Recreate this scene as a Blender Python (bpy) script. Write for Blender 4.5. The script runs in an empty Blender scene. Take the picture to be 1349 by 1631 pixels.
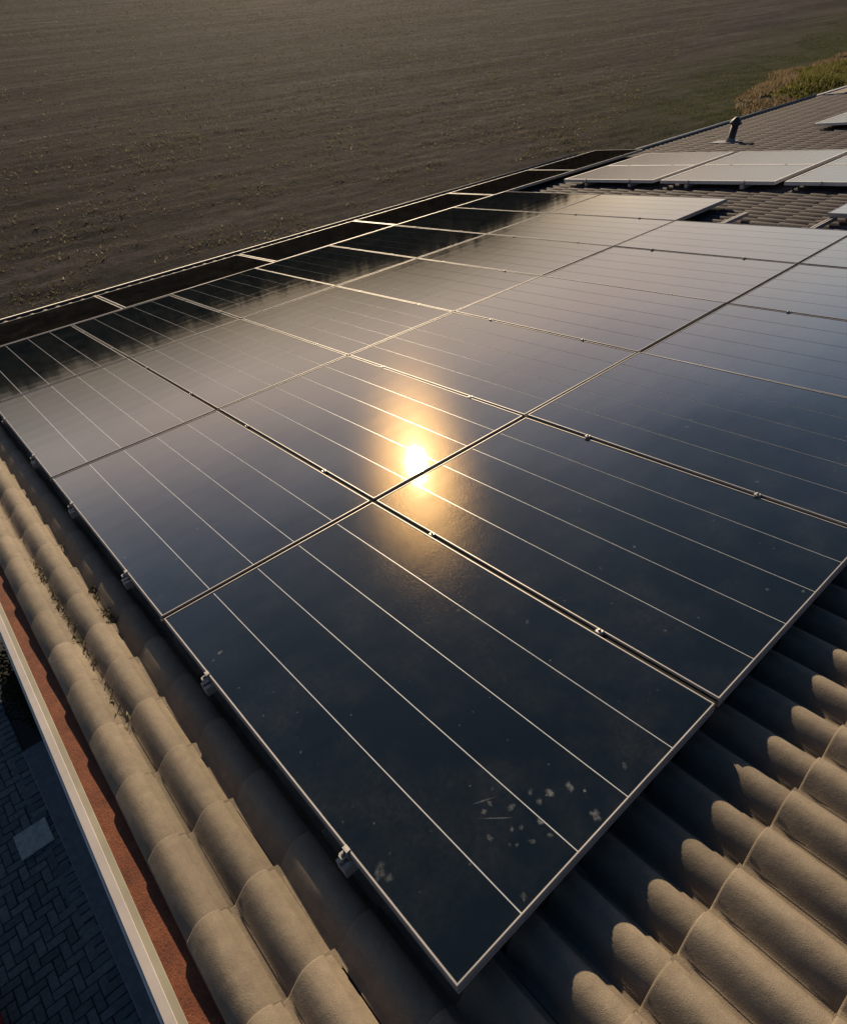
import bpy, math, random
import numpy as np
from mathutils import Matrix, Vector

random.seed(11)
rng = np.random.default_rng(11)
SC = bpy.context.scene
COL = SC.collection

# ------------------------------------------------------------------ camera, sky, sun, exposure
PITCH = math.radians(12.0)                 # roof pitch
Z0 = 4.4                                   # height of the array's near corner over the ground
cP, sP = math.cos(PITCH), math.sin(PITCH)
B = Matrix(((1, 0, 0), (0, cP, sP), (0, -sP, cP)))      # roof (u across, v downslope, h off the roof) -> world


def W(u, v, h=0.0):
    return B @ Vector((u, v, h)) + Vector((0, 0, Z0))


cam = bpy.data.objects.new('camera', bpy.data.cameras.new('camera'))
COL.objects.link(cam)
SC.camera = cam
Rc = Matrix(((0.75351216, -0.64374299, -0.13347054),
             (-0.45011319, -0.35717646, -0.8184272),
             (0.47918425, 0.6767717, -0.55889402)))     # roof axes -> camera axes (right, down, forward)
rot = B @ Rc.transposed() @ Matrix(((1, 0, 0), (0, -1, 0), (0, 0, -1)))
cam.matrix_world = Matrix.Translation(W(-0.2487, -0.5062, 1.55)) @ rot.to_4x4()
cam.data.sensor_fit = 'HORIZONTAL'
cam.data.sensor_width = 36.0
cam.data.lens = 36.0 * 1031.9 / 1349.0
cam.data.clip_start = 0.05
cam.data.clip_end = 6000

SUN_EL = math.radians(19.9)
SKY_STRENGTH = 0.032
BAND_GAIN = 0.93                           # radiance of the haze bank on the sun's side
SUN_AZ = math.radians(32.4)                # from +Y towards +X
world = bpy.data.worlds.new('World')
SC.world = world
world.use_nodes = True
nt = world.node_tree
nt.nodes.clear()
wo = nt.nodes.new('ShaderNodeOutputWorld')
bg = nt.nodes.new('ShaderNodeBackground')
sky = nt.nodes.new('ShaderNodeTexSky')
sky.sky_type = 'NISHITA'
sky.sun_disc = False
sky.sun_elevation = SUN_EL
sky.sun_rotation = SUN_AZ
sky.air_density = 1.0
sky.dust_density = 0.4
sky.ozone_density = 2.0
bg.inputs['Strength'].default_value = SKY_STRENGTH
# a bank of bright evening haze and thin cloud low in the sky, brightest on the sun's side
tc = nt.nodes.new('ShaderNodeTexCoord')
L = nt.links.new


def wmath(op, a, b=0.0, c=None):
    m = nt.nodes.new('ShaderNodeMath'); m.operation = op
    for q, i in ((a, 0), (b, 1), (c, 2)):
        if q is None: continue
        if hasattr(q, 'is_output'): L(q, m.inputs[i])
        else: m.inputs[i].default_value = q
    return m.outputs[0]


def wramp(fac, stops, smooth=True):
    r = nt.nodes.new('ShaderNodeValToRGB')
    r.color_ramp.interpolation = 'EASE' if smooth else 'LINEAR'
    e = r.color_ramp.elements
    while len(e) < len(stops): e.new(0.5)
    for k, (p, c) in enumerate(stops):
        e[k].position = p
        e[k].color = (c, c, c, 1) if isinstance(c, (int, float)) else (*c, 1)
    L(fac, r.inputs[0])
    return r.outputs[0]


sepw = nt.nodes.new('ShaderNodeSeparateXYZ'); L(tc.outputs['Generated'], sepw.inputs[0])
mp = nt.nodes.new('ShaderNodeMapping'); mp.inputs['Scale'].default_value = (1.0, 1.0, 2.4)
nz = nt.nodes.new('ShaderNodeTexNoise')
nz.inputs['Scale'].default_value = 2.6; nz.inputs['Detail'].default_value = 5; nz.inputs['Roughness'].default_value = 0.5
L(tc.outputs['Generated'], mp.inputs['Vector']); L(mp.outputs[0], nz.inputs['Vector'])
elev = wmath('ADD', sepw.outputs[2], wmath('MULTIPLY', wmath('SUBTRACT', nz.outputs['Fac'], 0.5), 0.22))
band = wramp(elev, [(0.0, 0.62), (0.09, 0.78), (0.19, 1.0), (0.29, 0.70), (0.38, 0.34), (0.52, 0.10), (0.72, 0.0)], False)
side = nt.nodes.new('ShaderNodeVectorMath'); side.operation = 'DOT_PRODUCT'
side.inputs[1].default_value = (math.sin(SUN_AZ), math.cos(SUN_AZ), 0)
L(tc.outputs['Generated'], side.inputs[0])
glow = wramp(wmath('MULTIPLY_ADD', side.outputs['Value'], 0.5, 0.5), [(0.35, 0.13), (0.7, 0.42), (0.86, 0.85), (1.0, 1.0)], False)
tint = wramp(wmath('MULTIPLY_ADD', side.outputs['Value'], 0.5, 0.5), [(0.75, (0.90, 0.97, 1.06)), (0.90, (1.03, 0.95, 0.86)), (0.95, (1.19, 0.93, 0.78)), (1.0, (1.20, 0.88, 0.68))], False)
tint2 = wramp(sepw.outputs[2], [(0.0, (1.04, 0.97, 0.92)), (0.18, (1.03, 0.98, 0.95)), (0.36, (0.66, 0.84, 1.22))], False)
tm = nt.nodes.new('ShaderNodeVectorMath'); tm.operation = 'MULTIPLY'
L(tint, tm.inputs[0]); L(tint2, tm.inputs[1])
bm = nt.nodes.new('ShaderNodeVectorMath'); bm.operation = 'SCALE'
L(tm.outputs[0], bm.inputs[0]); L(wmath('MULTIPLY', wmath('MULTIPLY', band, glow), BAND_GAIN / SKY_STRENGTH), bm.inputs['Scale'])
addc = nt.nodes.new('ShaderNodeVectorMath'); addc.operation = 'ADD'
# a darker, dusky layer lies on the horizon behind the far trees
low = wramp(wmath('ADD', sepw.outputs[2], wmath('MULTIPLY', wmath('SUBTRACT', nz.outputs['Fac'], 0.5), 0.05)), [(0.0, 1.0), (0.05, 0.92), (0.08, 0.6), (0.145, 0.0)], False)
lside = wramp(sepw.outputs[1], [(0.58, 0.0), (0.72, 1.0)], False)
dusk = wmath('SUBTRACT', 1.0, wmath('MULTIPLY', wmath('MULTIPLY', low, lside), 0.86))
hsv = nt.nodes.new('ShaderNodeHueSaturation'); hsv.inputs['Saturation'].default_value = 1.3
L(sky.outputs[0], hsv.inputs['Color'])
L(hsv.outputs[0], addc.inputs[0]); L(bm.outputs[0], addc.inputs[1])
fin = nt.nodes.new('ShaderNodeVectorMath'); fin.operation = 'SCALE'
L(addc.outputs[0], fin.inputs[0]); L(dusk, fin.inputs['Scale'])
L(fin.outputs[0], bg.inputs['Color'])
L(bg.outputs[0], wo.inputs['Surface'])

sd = bpy.data.lights.new('sun', 'SUN')
sd.energy = 5.0
sd.angle = math.radians(0.55)
sd.color = (1.0, 0.80, 0.53)
sun = bpy.data.objects.new('sun', sd)
COL.objects.link(sun)
sdir = Vector((math.sin(SUN_AZ) * math.cos(SUN_EL), math.cos(SUN_AZ) * math.cos(SUN_EL), math.sin(SUN_EL)))
sun.rotation_euler = sdir.to_track_quat('Z', 'Y').to_euler()
sun.location = (20, 30, 25)

SC.view_settings.view_transform = 'Standard'
SC.view_settings.look = 'None'
SC.view_settings.exposure = 0.3
SC.view_settings.gamma = 1.0
SC.view_settings.use_curve_mapping = False


# ------------------------------------------------------------------ helpers
def tag(o, label=None, cat=None, group=None, kind=None):
    if label: o['label'] = label
    if cat: o['category'] = cat
    if group: o['group'] = group
    if kind: o['kind'] = kind
    return o


def empty(name, loc=(0, 0, 0), rot=(0, 0, 0), label=None, cat=None, group=None):
    o = bpy.data.objects.new(name, None)
    o.empty_display_size = 0.1
    o.location = loc
    o.rotation_euler = rot
    COL.objects.link(o)
    return tag(o, label, cat, group)


class MB:
    """collects faces, then builds one mesh object"""

    def __init__(self):
        self.v, self.f, self.sm = [], [], []

    def add(self, vs, fs, smooth=False):
        k = len(self.v)
        self.v += [tuple(p) for p in vs]
        self.f += [tuple(i + k for i in f) for f in fs]
        self.sm += [smooth] * len(fs)
        return self

    def box(self, x0, x1, y0, y1, z0, z1, ch=0.0):
        if ch <= 0:
            vs = [(x, y, z) for z in (z0, z1) for y in (y0, y1) for x in (x0, x1)]
            return self.add(vs, [(0, 2, 3, 1), (4, 5, 7, 6), (0, 1, 5, 4), (2, 6, 7, 3), (0, 4, 6, 2), (1, 3, 7, 5)])
        vs = [(x0, y0, z0), (x1, y0, z0), (x1, y1, z0), (x0, y1, z0),
              (x0, y0, z1 - ch), (x1, y0, z1 - ch), (x1, y1, z1 - ch), (x0, y1, z1 - ch),
              (x0 + ch, y0 + ch, z1), (x1 - ch, y0 + ch, z1), (x1 - ch, y1 - ch, z1), (x0 + ch, y1 - ch, z1)]
        fs = [(3, 2, 1, 0), (8, 9, 10, 11)]
        for i in range(4):
            j = (i + 1) % 4
            fs += [(i, j, 4 + j, 4 + i), (4 + i, 4 + j, 8 + j, 8 + i)]
        return self.add(vs, fs)

    def lathe(self, prof, n=16, c=(0, 0, 0), smooth=True):
        vs, fs = [], []
        for r, z in prof:
            for i in range(n):
                a = 2 * math.pi * i / n
                vs.append((c[0] + r * math.cos(a), c[1] + r * math.sin(a), c[2] + z))
        for k in range(len(prof) - 1):
            for i in range(n):
                j = (i + 1) % n
                fs.append((k * n + i, k * n + j, (k + 1) * n + j, (k + 1) * n + i))
        return self.add(vs, fs, smooth)

    def prism(self, prof, y0, y1, closed=True):
        """profile in (x, z), extruded along y"""
        n = len(prof)
        vs = [(x, y0, z) for x, z in prof] + [(x, y1, z) for x, z in prof]
        fs = [(i, (i + 1) % n, n + (i + 1) % n, n + i) for i in range(n if closed else n - 1)]
        if closed:
            fs += [tuple(range(n - 1, -1, -1)), tuple(range(n, 2 * n))]
        return self.add(vs, fs)

    def mesh(self, name, m):
        me = bpy.data.meshes.new(name)
        me.from_pydata(self.v, [], self.f)
        me.polygons.foreach_set('use_smooth', self.sm)
        me.materials.append(m)
        me.update()
        return me

    def build(self, name, m, parent=None):
        return link(name, self.mesh(name, m), parent)


def link(name, me, parent=None, loc=(0, 0, 0)):
    o = bpy.data.objects.new(name, me)
    COL.objects.link(o)
    o.parent = parent
    o.location = loc
    return o


def np_mesh(name, verts, faces, m, parent=None, smooth=False):
    """verts (n,3), faces (k,3|4) numpy"""
    me = bpy.data.meshes.new(name)
    k, w = faces.shape
    me.vertices.add(len(verts))
    me.vertices.foreach_set('co', verts.astype(np.float32).ravel())
    me.loops.add(k * w)
    me.loops.foreach_set('vertex_index', faces.astype(np.int32).ravel())
    me.polygons.add(k)
    me.polygons.foreach_set('loop_start', np.arange(0, k * w, w, dtype=np.int32))
    me.polygons.foreach_set('use_smooth', np.full(k, smooth))
    me.materials.append(m)
    me.update(calc_edges=True)
    me.validate()
    return link(name, me, parent)


def copy_tree(o, parent=None):
    c = o.copy()
    COL.objects.link(c)
    c.parent = parent
    for ch in [x for x in KIDS.get(o.name, [])]:
        copy_tree(ch, c)
    return c


KIDS = {}


def learn(o):
    """remember a prototype's children so that copies need no scene search"""
    ks = list(o.children)
    KIDS[o.name] = ks
    for k in ks:
        learn(k)


# ---- value noise in numpy
def vnoise(x, y, seed=0):
    r = np.random.default_rng(seed)
    T = r.random((256, 256))
    xi, yi = np.floor(x).astype(int), np.floor(y).astype(int)
    fx, fy = x - xi, y - yi
    fx, fy = fx * fx * (3 - 2 * fx), fy * fy * (3 - 2 * fy)
    a = T[xi & 255, yi & 255]; b = T[(xi + 1) & 255, yi & 255]
    c = T[xi & 255, (yi + 1) & 255]; d = T[(xi + 1) & 255, (yi + 1) & 255]
    return (a * (1 - fx) + b * fx) * (1 - fy) + (c * (1 - fx) + d * fx) * fy


# ------------------------------------------------------------------ materials
class NT:
    def __init__(self, name):
        self.m = bpy.data.materials.new(name)
        self.m.use_nodes = True
        self.t = self.m.node_tree
        self.b = self.t.nodes['Principled BSDF']

    def n(self, typ, **kw):
        nd = self.t.nodes.new(typ)
        for k, v in kw.items():
            if k in nd.inputs.keys():
                nd.inputs[k].default_value = v
            else:
                setattr(nd, k, v)
        return nd

    def l(self, a, b):
        self.t.links.new(a, b)

    def coord(self, kind='Object', scale=(1, 1, 1), rot=(0, 0, 0)):
        t = self.n('ShaderNodeTexCoord'); mp = self.n('ShaderNodeMapping')
        mp.inputs['Scale'].default_value = scale
        mp.inputs['Rotation'].default_value = rot
        self.l(t.outputs[kind], mp.inputs['Vector'])
        return mp.outputs[0]

    def pos(self, scale=(1, 1, 1), rot=(0, 0, 0)):
        t = self.n('ShaderNodeNewGeometry'); mp = self.n('ShaderNodeMapping')
        mp.inputs['Scale'].default_value = scale
        mp.inputs['Rotation'].default_value = rot
        self.l(t.outputs['Position'], mp.inputs['Vector'])
        return mp.outputs[0]

    def noise(self, vec, scale, detail=4, rough=0.55):
        nd = self.n('ShaderNodeTexNoise', Scale=scale, Detail=detail, Roughness=rough)
        self.l(vec, nd.inputs['Vector'])
        return nd.outputs['Fac']

    def ramp(self, fac, stops):
        r = self.n('ShaderNodeValToRGB')
        e = r.color_ramp.elements
        while len(e) < len(stops):
            e.new(0.5)
        for k, (p, c) in enumerate(stops):
            e[k].position = p
            e[k].color = (c[0], c[1], c[2], 1) if not isinstance(c, (int, float)) else (c, c, c, 1)
        self.l(fac, r.inputs[0])
        return r.outputs[0]

    def mix(self, fac, a, b, blend='MIX'):
        m = self.n('ShaderNodeMix', data_type='RGBA', blend_type=blend)
        for s, i in ((fac, 0), (a, 6), (b, 7)):
            if hasattr(s, 'is_output'):
                self.l(s, m.inputs[i])
            else:
                m.inputs[i].default_value = s if isinstance(s, (int, float)) else (s[0], s[1], s[2], 1)
        return m.outputs[2]

    def math(self, op, a, b=0.0):
        m = self.n('ShaderNodeMath', operation=op)
        for s, i in ((a, 0), (b, 1)):
            if hasattr(s, 'is_output'):
                self.l(s, m.inputs[i])
            else:
                m.inputs[i].default_value = s
        return m.outputs[0]

    def bump(self, h, dist, strength=1.0, normal=None):
        b = self.n('ShaderNodeBump', Distance=dist, Strength=strength)
        self.l(h, b.inputs['Height'])
        if normal: self.l(normal, b.inputs['Normal'])
        return b.outputs[0]


def simple(name, col, rough=0.6, metal=0.0, spec=0.5, nscale=20, namt=0.12, bump=0.0):
    k = NT(name)
    k.b.inputs['Roughness'].default_value = rough
    k.b.inputs['Metallic'].default_value = metal
    k.b.inputs['Specular IOR Level'].default_value = spec
    f = k.noise(k.pos(), nscale)
    lo = [c * (1 - namt * 2) for c in col]; hi = [min(1, c * (1 + namt)) for c in col]
    k.l(k.ramp(f, [(0.3, lo), (0.7, hi)]), k.b.inputs['Base Color'])
    if bump:
        k.l(k.bump(f, bump), k.b.inputs['Normal'])
    return k.m


def glass_cell(name, base, matt=0.0):
    """dark silicon under textured solar glass with a film of dust"""
    k = NT(name)
    co = k.coord('Object')
    po = k.pos()
    b = k.b
    d1 = k.noise(po, 5.0, 6, 0.6)
    d2 = k.noise(po, 60.0, 3, 0.7)
    dust = k.math('MULTIPLY', k.ramp(d1, [(0.42, 0.0), (0.8, 1.0)]), k.ramp(d2, [(0.3, 0.2), (0.75, 1.0)]))
    col = k.mix(k.math('ADD', k.math('MULTIPLY', dust, 0.075), 0.002), base, (0.30, 0.29, 0.27))
    k.l(col, b.inputs['Base Color'])
    b.inputs['Roughness'].default_value = 0.3
    b.inputs['Specular IOR Level'].default_value = 0.0
    b.inputs['Coat Weight'].default_value = 1.0
    b.inputs['Coat IOR'].default_value = 1.62
    cr = k.ramp(d1, [(0.3, 0.022), (0.75, 0.029)])
    if matt: b.inputs['Coat Roughness'].default_value = matt
    else: k.l(cr, b.inputs['Coat Roughness'])
    # cell rows swell the glass very slightly; fine grain of the textured glass
    sep = k.n('ShaderNodeSeparateXYZ'); k.l(co, sep.inputs[0])
    wv = k.math('SINE', k.math('MULTIPLY', sep.outputs[1], 6.2832 / 0.158))
    low = k.noise(k.coord('Object', (1.0, 6.0, 1.0)), 1.6, 2)
    h = k.math('ADD', k.math('MULTIPLY', wv, 0.000018), k.math('MULTIPLY', low, 0.0003))
    n1 = k.bump(h, 1.0)
    gr = k.noise(po, 170.0, 2, 0.6)
    n2 = k.bump(gr, 0.00005, 1.0, n1)
    gr2 = k.noise(po, 120.0, 3, 0.8)
    n3 = k.bump(gr2, 0.00040, 1.0, n1)
    k.l(n1, b.inputs['Normal'])
    # fine dust scatters a faint warm sheen round the mirror direction
    gl = k.n('ShaderNodeBsdfGlossy', Roughness=0.19, distribution='BECKMANN')
    gl.inputs['Color'].default_value = (0.0046, 0.0031, 0.00145, 1)
    k.l(n3, gl.inputs['Normal'])
    ad = k.n('ShaderNodeAddShader')
    k.l(b.outputs[0], ad.inputs[0]); k.l(gl.outputs[0], ad.inputs[1])
    k.l(ad.outputs[0], k.t.nodes['Material Output'].inputs['Surface'])
    k.l(n2, b.inputs['Coat Normal'])
    b.inputs['Specular Tint'].default_value = (1.0, 0.68, 0.36, 1)
    return k.m


M = {}
M['cell'] = glass_cell('solar_cell', (0.005, 0.0085, 0.0125))
M['cell_black'] = glass_cell('solar_cell_black', (0.006, 0.006, 0.007))
M['cell_matt'] = glass_cell('satin_solar_glass', (0.02, 0.02, 0.022), 0.2)
kk = NT('backsheet_line')
kk.l(kk.ramp(kk.noise(kk.pos(), 30), [(0.3, (0.50, 0.50, 0.52)), (0.7, (0.66, 0.66, 0.68))]), kk.b.inputs['Base Color'])
kk.b.inputs['Roughness'].default_value = 0.3
kk.b.inputs['Coat Weight'].default_value = 0.7
kk.b.inputs['Coat Roughness'].default_value = 0.1
M['back'] = kk.m
M['back_grey'] = simple('backsheet_grey', (0.14, 0.135, 0.13), 0.3)
M['alu'] = simple('anodised_aluminium', (0.38, 0.35, 0.34), 0.5, 0.4, 0.4, 14, 0.06)
M['alu_pale'] = simple('pale_aluminium', (0.60, 0.57, 0.55), 0.5, 0.2, 0.4, 14, 0.06)
M['alu_dark'] = simple('black_aluminium', (0.03, 0.03, 0.032), 0.35, 0.2, 0.5, 14, 0.1)
M['steel'] = simple('clamp_steel', (0.42, 0.40, 0.385), 0.45, 0.6, 0.5, 40, 0.15)
M['bolt'] = simple('bolt_steel', (0.25, 0.24, 0.23), 0.4, 0.8, 0.5, 40, 0.15)


def tile_mat(name='concrete_tile', g=1.0, cool=0.0):
    k = NT(name)
    po = k.pos()
    gi = k.n('ShaderNodeObjectInfo')
    gr = k.noise(po, 420.0, 3, 0.7)
    md = k.noise(po, 24.0, 5, 0.6)
    lg = k.noise(po, 2.3, 4, 0.6)
    c = k.ramp(md, [(0.25, (0.185, 0.146, 0.110)), (0.6, (0.245, 0.197, 0.148)), (0.85, (0.29, 0.237, 0.182))])
    c = k.mix(k.math('MULTIPLY', k.ramp(lg, [(0.4, 0.0), (0.75, 1.0)]), 0.45), c, (0.165, 0.135, 0.108))
    c = k.mix(0.4, c, k.ramp(gr, [(0.3, 0.25), (0.5, 0.52), (0.72, 0.9)]), 'OVERLAY')
    sp = k.n('ShaderNodeTexVoronoi', Scale=48.0); k.l(po, sp.inputs['Vector'])
    spot = k.ramp(sp.outputs['Distance'], [(0.05, 1.0), (0.085, 0.0)])
    pick = k.ramp(k.noise(po, 31.0, 1), [(0.60, 0.0), (0.66, 1.0)])
    c = k.mix(k.math('MULTIPLY', k.math('MULTIPLY', spot, pick), 0.6), c, (0.42, 0.38, 0.31))
    rn = k.ramp(gi.outputs['Random'], [(0.0, 0.84), (0.5, 1.0), (1.0, 1.1)])
    c = k.mix(1.0, c, rn, 'MULTIPLY')
    strk = k.noise(k.pos((9.0, 0.9, 2.0)), 1.0, 4, 0.65)
    c = k.mix(k.math('MULTIPLY', k.ramp(strk, [(0.52, 0.0), (0.72, 1.0)]), 0.35), c, (0.10, 0.085, 0.07))
    c = k.mix(1.0, c, (g, g * (1 - 0.03 * cool), g * (1 + 0.38 * cool)), 'MULTIPLY')
    k.l(c, k.b.inputs['Base Color'])
    k.b.inputs['Roughness'].default_value = 0.82
    k.b.inputs['Specular IOR Level'].default_value = 0.35
    n1 = k.bump(gr, 0.0012)
    n2 = k.bump(md, 0.004, 0.6, n1)
    k.l(n2, k.b.inputs['Normal'])
    return k.m


M['tile'] = tile_mat('concrete_tile', 0.92)
M['tile_far'] = tile_mat('brown_violet_tile', 0.345, 1.0)
M['white'] = simple('white_painted_trim', (0.47, 0.42, 0.40), 0.5, 0, 0.5, 9, 0.06)
M['olive'] = simple('weathered_moulding', (0.27, 0.245, 0.19), 0.55, 0, 0.5, 9, 0.08)
M['white_low'] = simple('pale_ledge', (0.55, 0.55, 0.56), 0.5, 0, 0.5, 9, 0.08)
M['gutter'] = simple('dark_gutter', (0.03, 0.028, 0.027), 0.6)
M['zinc'] = simple('pale_gutter', (0.36, 0.335, 0.325), 0.5, 0.2, 0.5, 12, 0.08)
M['wall'] = simple('plaster_wall', (0.42, 0.38, 0.34), 0.9, 0, 0.3, 25, 0.12)
M['underlay'] = simple('dark_underlay', (0.02, 0.02, 0.022), 0.9)
M['vent'] = simple('dark_vent', (0.035, 0.03, 0.03), 0.55)
M['lead'] = simple('lead_flashing', (0.19, 0.18, 0.185), 0.55)
M['redtub'] = simple('red_plastic', (0.35, 0.025, 0.03), 0.45)


def red_strip():
    k = NT('red_brown_verge_strip')
    po = k.pos()
    g = k.noise(po, 160, 4, 0.75)
    m_ = k.noise(po, 14, 4, 0.6)
    c = k.ramp(m_, [(0.3, (0.095, 0.024, 0.010)), (0.5, (0.145, 0.039, 0.015)), (0.72, (0.20, 0.060, 0.024))])
    c = k.mix(0.6, c, k.ramp(g, [(0.3, 0.2), (0.5, 0.55), (0.75, 1.0)]), 'OVERLAY')
    k.l(c, k.b.inputs['Base Color'])
    k.b.inputs['Roughness'].default_value = 0.85
    k.l(k.bump(g, 0.004), k.b.inputs['Normal'])
    return k.m


M['red'] = red_strip()


def paver_mat():
    k = NT('concrete_paver')
    oi = k.n('ShaderNodeObjectInfo')
    c = k.ramp(oi.outputs['Random'], [(0.0, (0.072, 0.092, 0.102)), (0.5, (0.105, 0.125, 0.133)), (1.0, (0.14, 0.157, 0.16))])
    f = k.noise(k.pos(), 40, 5, 0.65)
    c = k.mix(0.6, c, k.ramp(f, [(0.3, 0.25), (0.7, 0.8)]), 'OVERLAY')
    k.l(c, k.b.inputs['Base Color'])
    k.b.inputs['Roughness'].default_value = 0.85
    k.l(k.bump(f, 0.004), k.b.inputs['Normal'])
    return k.m


M['paver'] = paver_mat()
M['slab'] = simple('pale_concrete', (0.42, 0.44, 0.41), 0.85, 0, 0.3, 22, 0.14, 0.003)
M['path'] = simple('grey_concrete', (0.15, 0.165, 0.18), 0.85, 0, 0.3, 16, 0.12, 0.003)
M['joint'] = simple('sand_joint', (0.055, 0.055, 0.05), 0.95, 0, 0.2, 60, 0.2)


def field_mat():
    k = NT('harrowed_soil')
    po = k.pos()
    a = k.noise(po, 1.1, 6, 0.65)
    f = k.noise(po, 9.0, 6, 0.7)
    furr = k.noise(k.pos((0.14, 2.4, 1), (0, 0, math.radians(10.5))), 1.0, 5, 0.62)
    c = k.ramp(f, [(0.28, (0.031, 0.0290, 0.0325)), (0.50, (0.060, 0.0550, 0.0600)), (0.74, (0.125, 0.112, 0.112))])
    c = k.mix(k.math('MULTIPLY', k.ramp(furr, [(0.38, 0.0), (0.66, 1.0)]), 0.5), c, (0.078, 0.070, 0.072))
    wide = k.noise(k.pos((0.035, 0.62, 1), (0, 0, math.radians(10.5))), 1.0, 5, 0.7)
    c = k.mix(k.ramp(wide, [(0.38, 0.0), (0.47, 0.42), (0.53, 0.58), (0.62, 1.0)]), k.mix(1.0, c, (0.60, 0.60, 0.62), 'MULTIPLY'), k.mix(1.0, c, (1.40, 1.37, 1.34), 'MULTIPLY'))
    st = k.noise(k.pos((0.8, 4.2, 1), (0, 0, math.radians(10.5))), 1.0, 4, 0.6)
    c = k.mix(k.math('MULTIPLY', k.ramp(st, [(0.52, 0.0), (0.70, 1.0)]), 0.75), c, (0.118, 0.101, 0.085))
    sd_ = k.noise(k.pos((0.5, 3.4, 1), (0, 0, math.radians(10.5))), 1.0, 4, 0.6)
    c = k.mix(k.math('MULTIPLY', k.ramp(sd_, [(0.30, 1.0), (0.46, 0.0)]), 0.6), c, (0.022, 0.020, 0.018))
    fine = k.noise(k.pos((0.07, 1.9, 1), (0, 0, math.radians(10.5))), 1.0, 6, 0.75)
    c = k.mix(1.0, c, k.ramp(fine, [(0.36, 0.72), (0.5, 1.0), (0.64, 1.34)]), 'MULTIPLY')
    gr = k.math('MULTIPLY', k.ramp(a, [(0.45, 0.0), (0.68, 1.0)]), k.ramp(k.noise(po, 0.13, 3), [(0.4, 0.15), (0.65, 1.0)]))
    c = k.mix(k.math('MULTIPLY', gr, 0.75), c, (0.064, 0.064, 0.036))
    # sown grass near the house's far end
    sep = k.n('ShaderNodeSeparateXYZ'); k.l(po, sep.inputs[0])
    gx = k.ramp(k.math('DIVIDE', sep.outputs[0], 100.0), [(0.20, 0.0), (0.28, 1.0), (0.70, 1.0), (0.9, 0.3)])
    yy = k.math('ADD', k.math('SUBTRACT', sep.outputs[1], k.math('MULTIPLY', sep.outputs[0], 0.16)),
                k.math('MULTIPLY', k.noise(po, 0.25, 4), 5.0))
    gy = k.ramp(k.math('DIVIDE', yy, 100.0), [(0.13, 1.0), (0.195, 0.0)])
    g2 = k.math('MULTIPLY', k.math('MULTIPLY', gx, gy), k.ramp(k.noise(po, 2.0, 5), [(0.3, 0.3), (0.6, 1.0)]))
    c = k.mix(k.math('MULTIPLY', g2, 0.95), c, (0.068, 0.077, 0.027))
    k.l(c, k.b.inputs['Base Color'])
    k.b.inputs['Roughness'].default_value = 0.95
    k.b.inputs['Specular IOR Level'].default_value = 0.03
    n1 = k.bump(f, 0.11)
    n2 = k.bump(k.noise(po, 30.0, 4, 0.75), 0.07, 1.0, n1)
    k.l(n2, k.b.inputs['Normal'])
    return k.m


M['field'] = field_mat()


def blades(name, stops):
    k = NT(name)
    g = k.n('ShaderNodeNewGeometry')
    c = k.ramp(g.outputs['Random Per Island'], stops)
    k.l(c, k.b.inputs['Base Color'])
    k.b.inputs['Roughness'].default_value = 0.8
    k.b.inputs['Specular IOR Level'].default_value = 0.2
    tr = k.n('ShaderNodeBsdfTranslucent'); k.l(c, tr.inputs['Color'])
    ms = k.n('ShaderNodeMixShader', Fac=0.6)
    k.l(k.b.outputs[0], ms.inputs[1]); k.l(tr.outputs[0], ms.inputs[2])
    k.l(ms.outputs[0], k.t.nodes['Material Output'].inputs['Surface'])
    return k.m


M['stubble'] = blades('stubble', [(0, (0.075, 0.066, 0.045)), (0.3, (0.12, 0.105, 0.07)), (0.6, (0.10, 0.105, 0.045)), (0.85, (0.18, 0.155, 0.11)), (1, (0.30, 0.26, 0.20))])
M['sown'] = blades('sown_grass', [(0, (0.03, 0.04, 0.012)), (0.5, (0.05, 0.058, 0.018)), (1, (0.075, 0.07, 0.03))])
M['bank'] = blades('bank_grass', [(0, (0.045, 0.052, 0.015)), (0.5, (0.105, 0.108, 0.028)), (0.8, (0.15, 0.135, 0.045)), (1, (0.21, 0.165, 0.08))])
M['dry'] = blades('dry_grass', [(0, (0.09, 0.066, 0.043)), (0.6, (0.15, 0.112, 0.07)), (1, (0.25, 0.195, 0.12))])
M['leafdark'] = blades('dark_leaves', [(0, (0.012, 0.016, 0.010)), (1, (0.022, 0.028, 0.016))])
M['treeleaf'] = blades('tree_leaves', [(0, (0.02, 0.02, 0.015)), (1, (0.035, 0.032, 0.022))])
M['bark'] = simple('bark', (0.09, 0.07, 0.05), 0.9)
M['bankearth'] = simple('bank_earth', (0.055, 0.048, 0.026), 0.95, 0, 0.2, 3.0, 0.3, 0.05)
M['moss'] = blades('roof_moss', [(0, (0.03, 0.032, 0.025)), (0.6, (0.07, 0.075, 0.045)), (1, (0.3, 0.27, 0.2))])

# ------------------------------------------------------------------ ground: the field, the sown strip, the bank
fa = math.radians(10.5)


def field_h(x, y):
    w = y * math.cos(fa) + x * math.sin(fa)
    t = x * math.cos(fa) - y * math.sin(fa)
    wob = 0.35 * (vnoise(t * 0.11, w * 0.25, 1) - 0.5) * 2
    h = 0.010 * np.sin((w + wob) * 2 * math.pi / 0.75) + 0.008 * np.sin((w + wob) * 2 * math.pi / 3.1)
    h += 0.022 * (vnoise(x * 2.2, y * 2.2, 2) - 0.5) + 0.032 * (vnoise(x * 5.5, y * 5.5, 3) - 0.5)
    h += 0.04 * (vnoise(x * 0.3, y * 0.3, 4) - 0.5)
    near = np.clip((y - 6.5) / 1.5, 0, 1)
    far = np.clip((220 - np.hypot(x - 20, y - 30)) / 100, 0, 1)
    return h * near * far - 0.10 * (1 - near)


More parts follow.
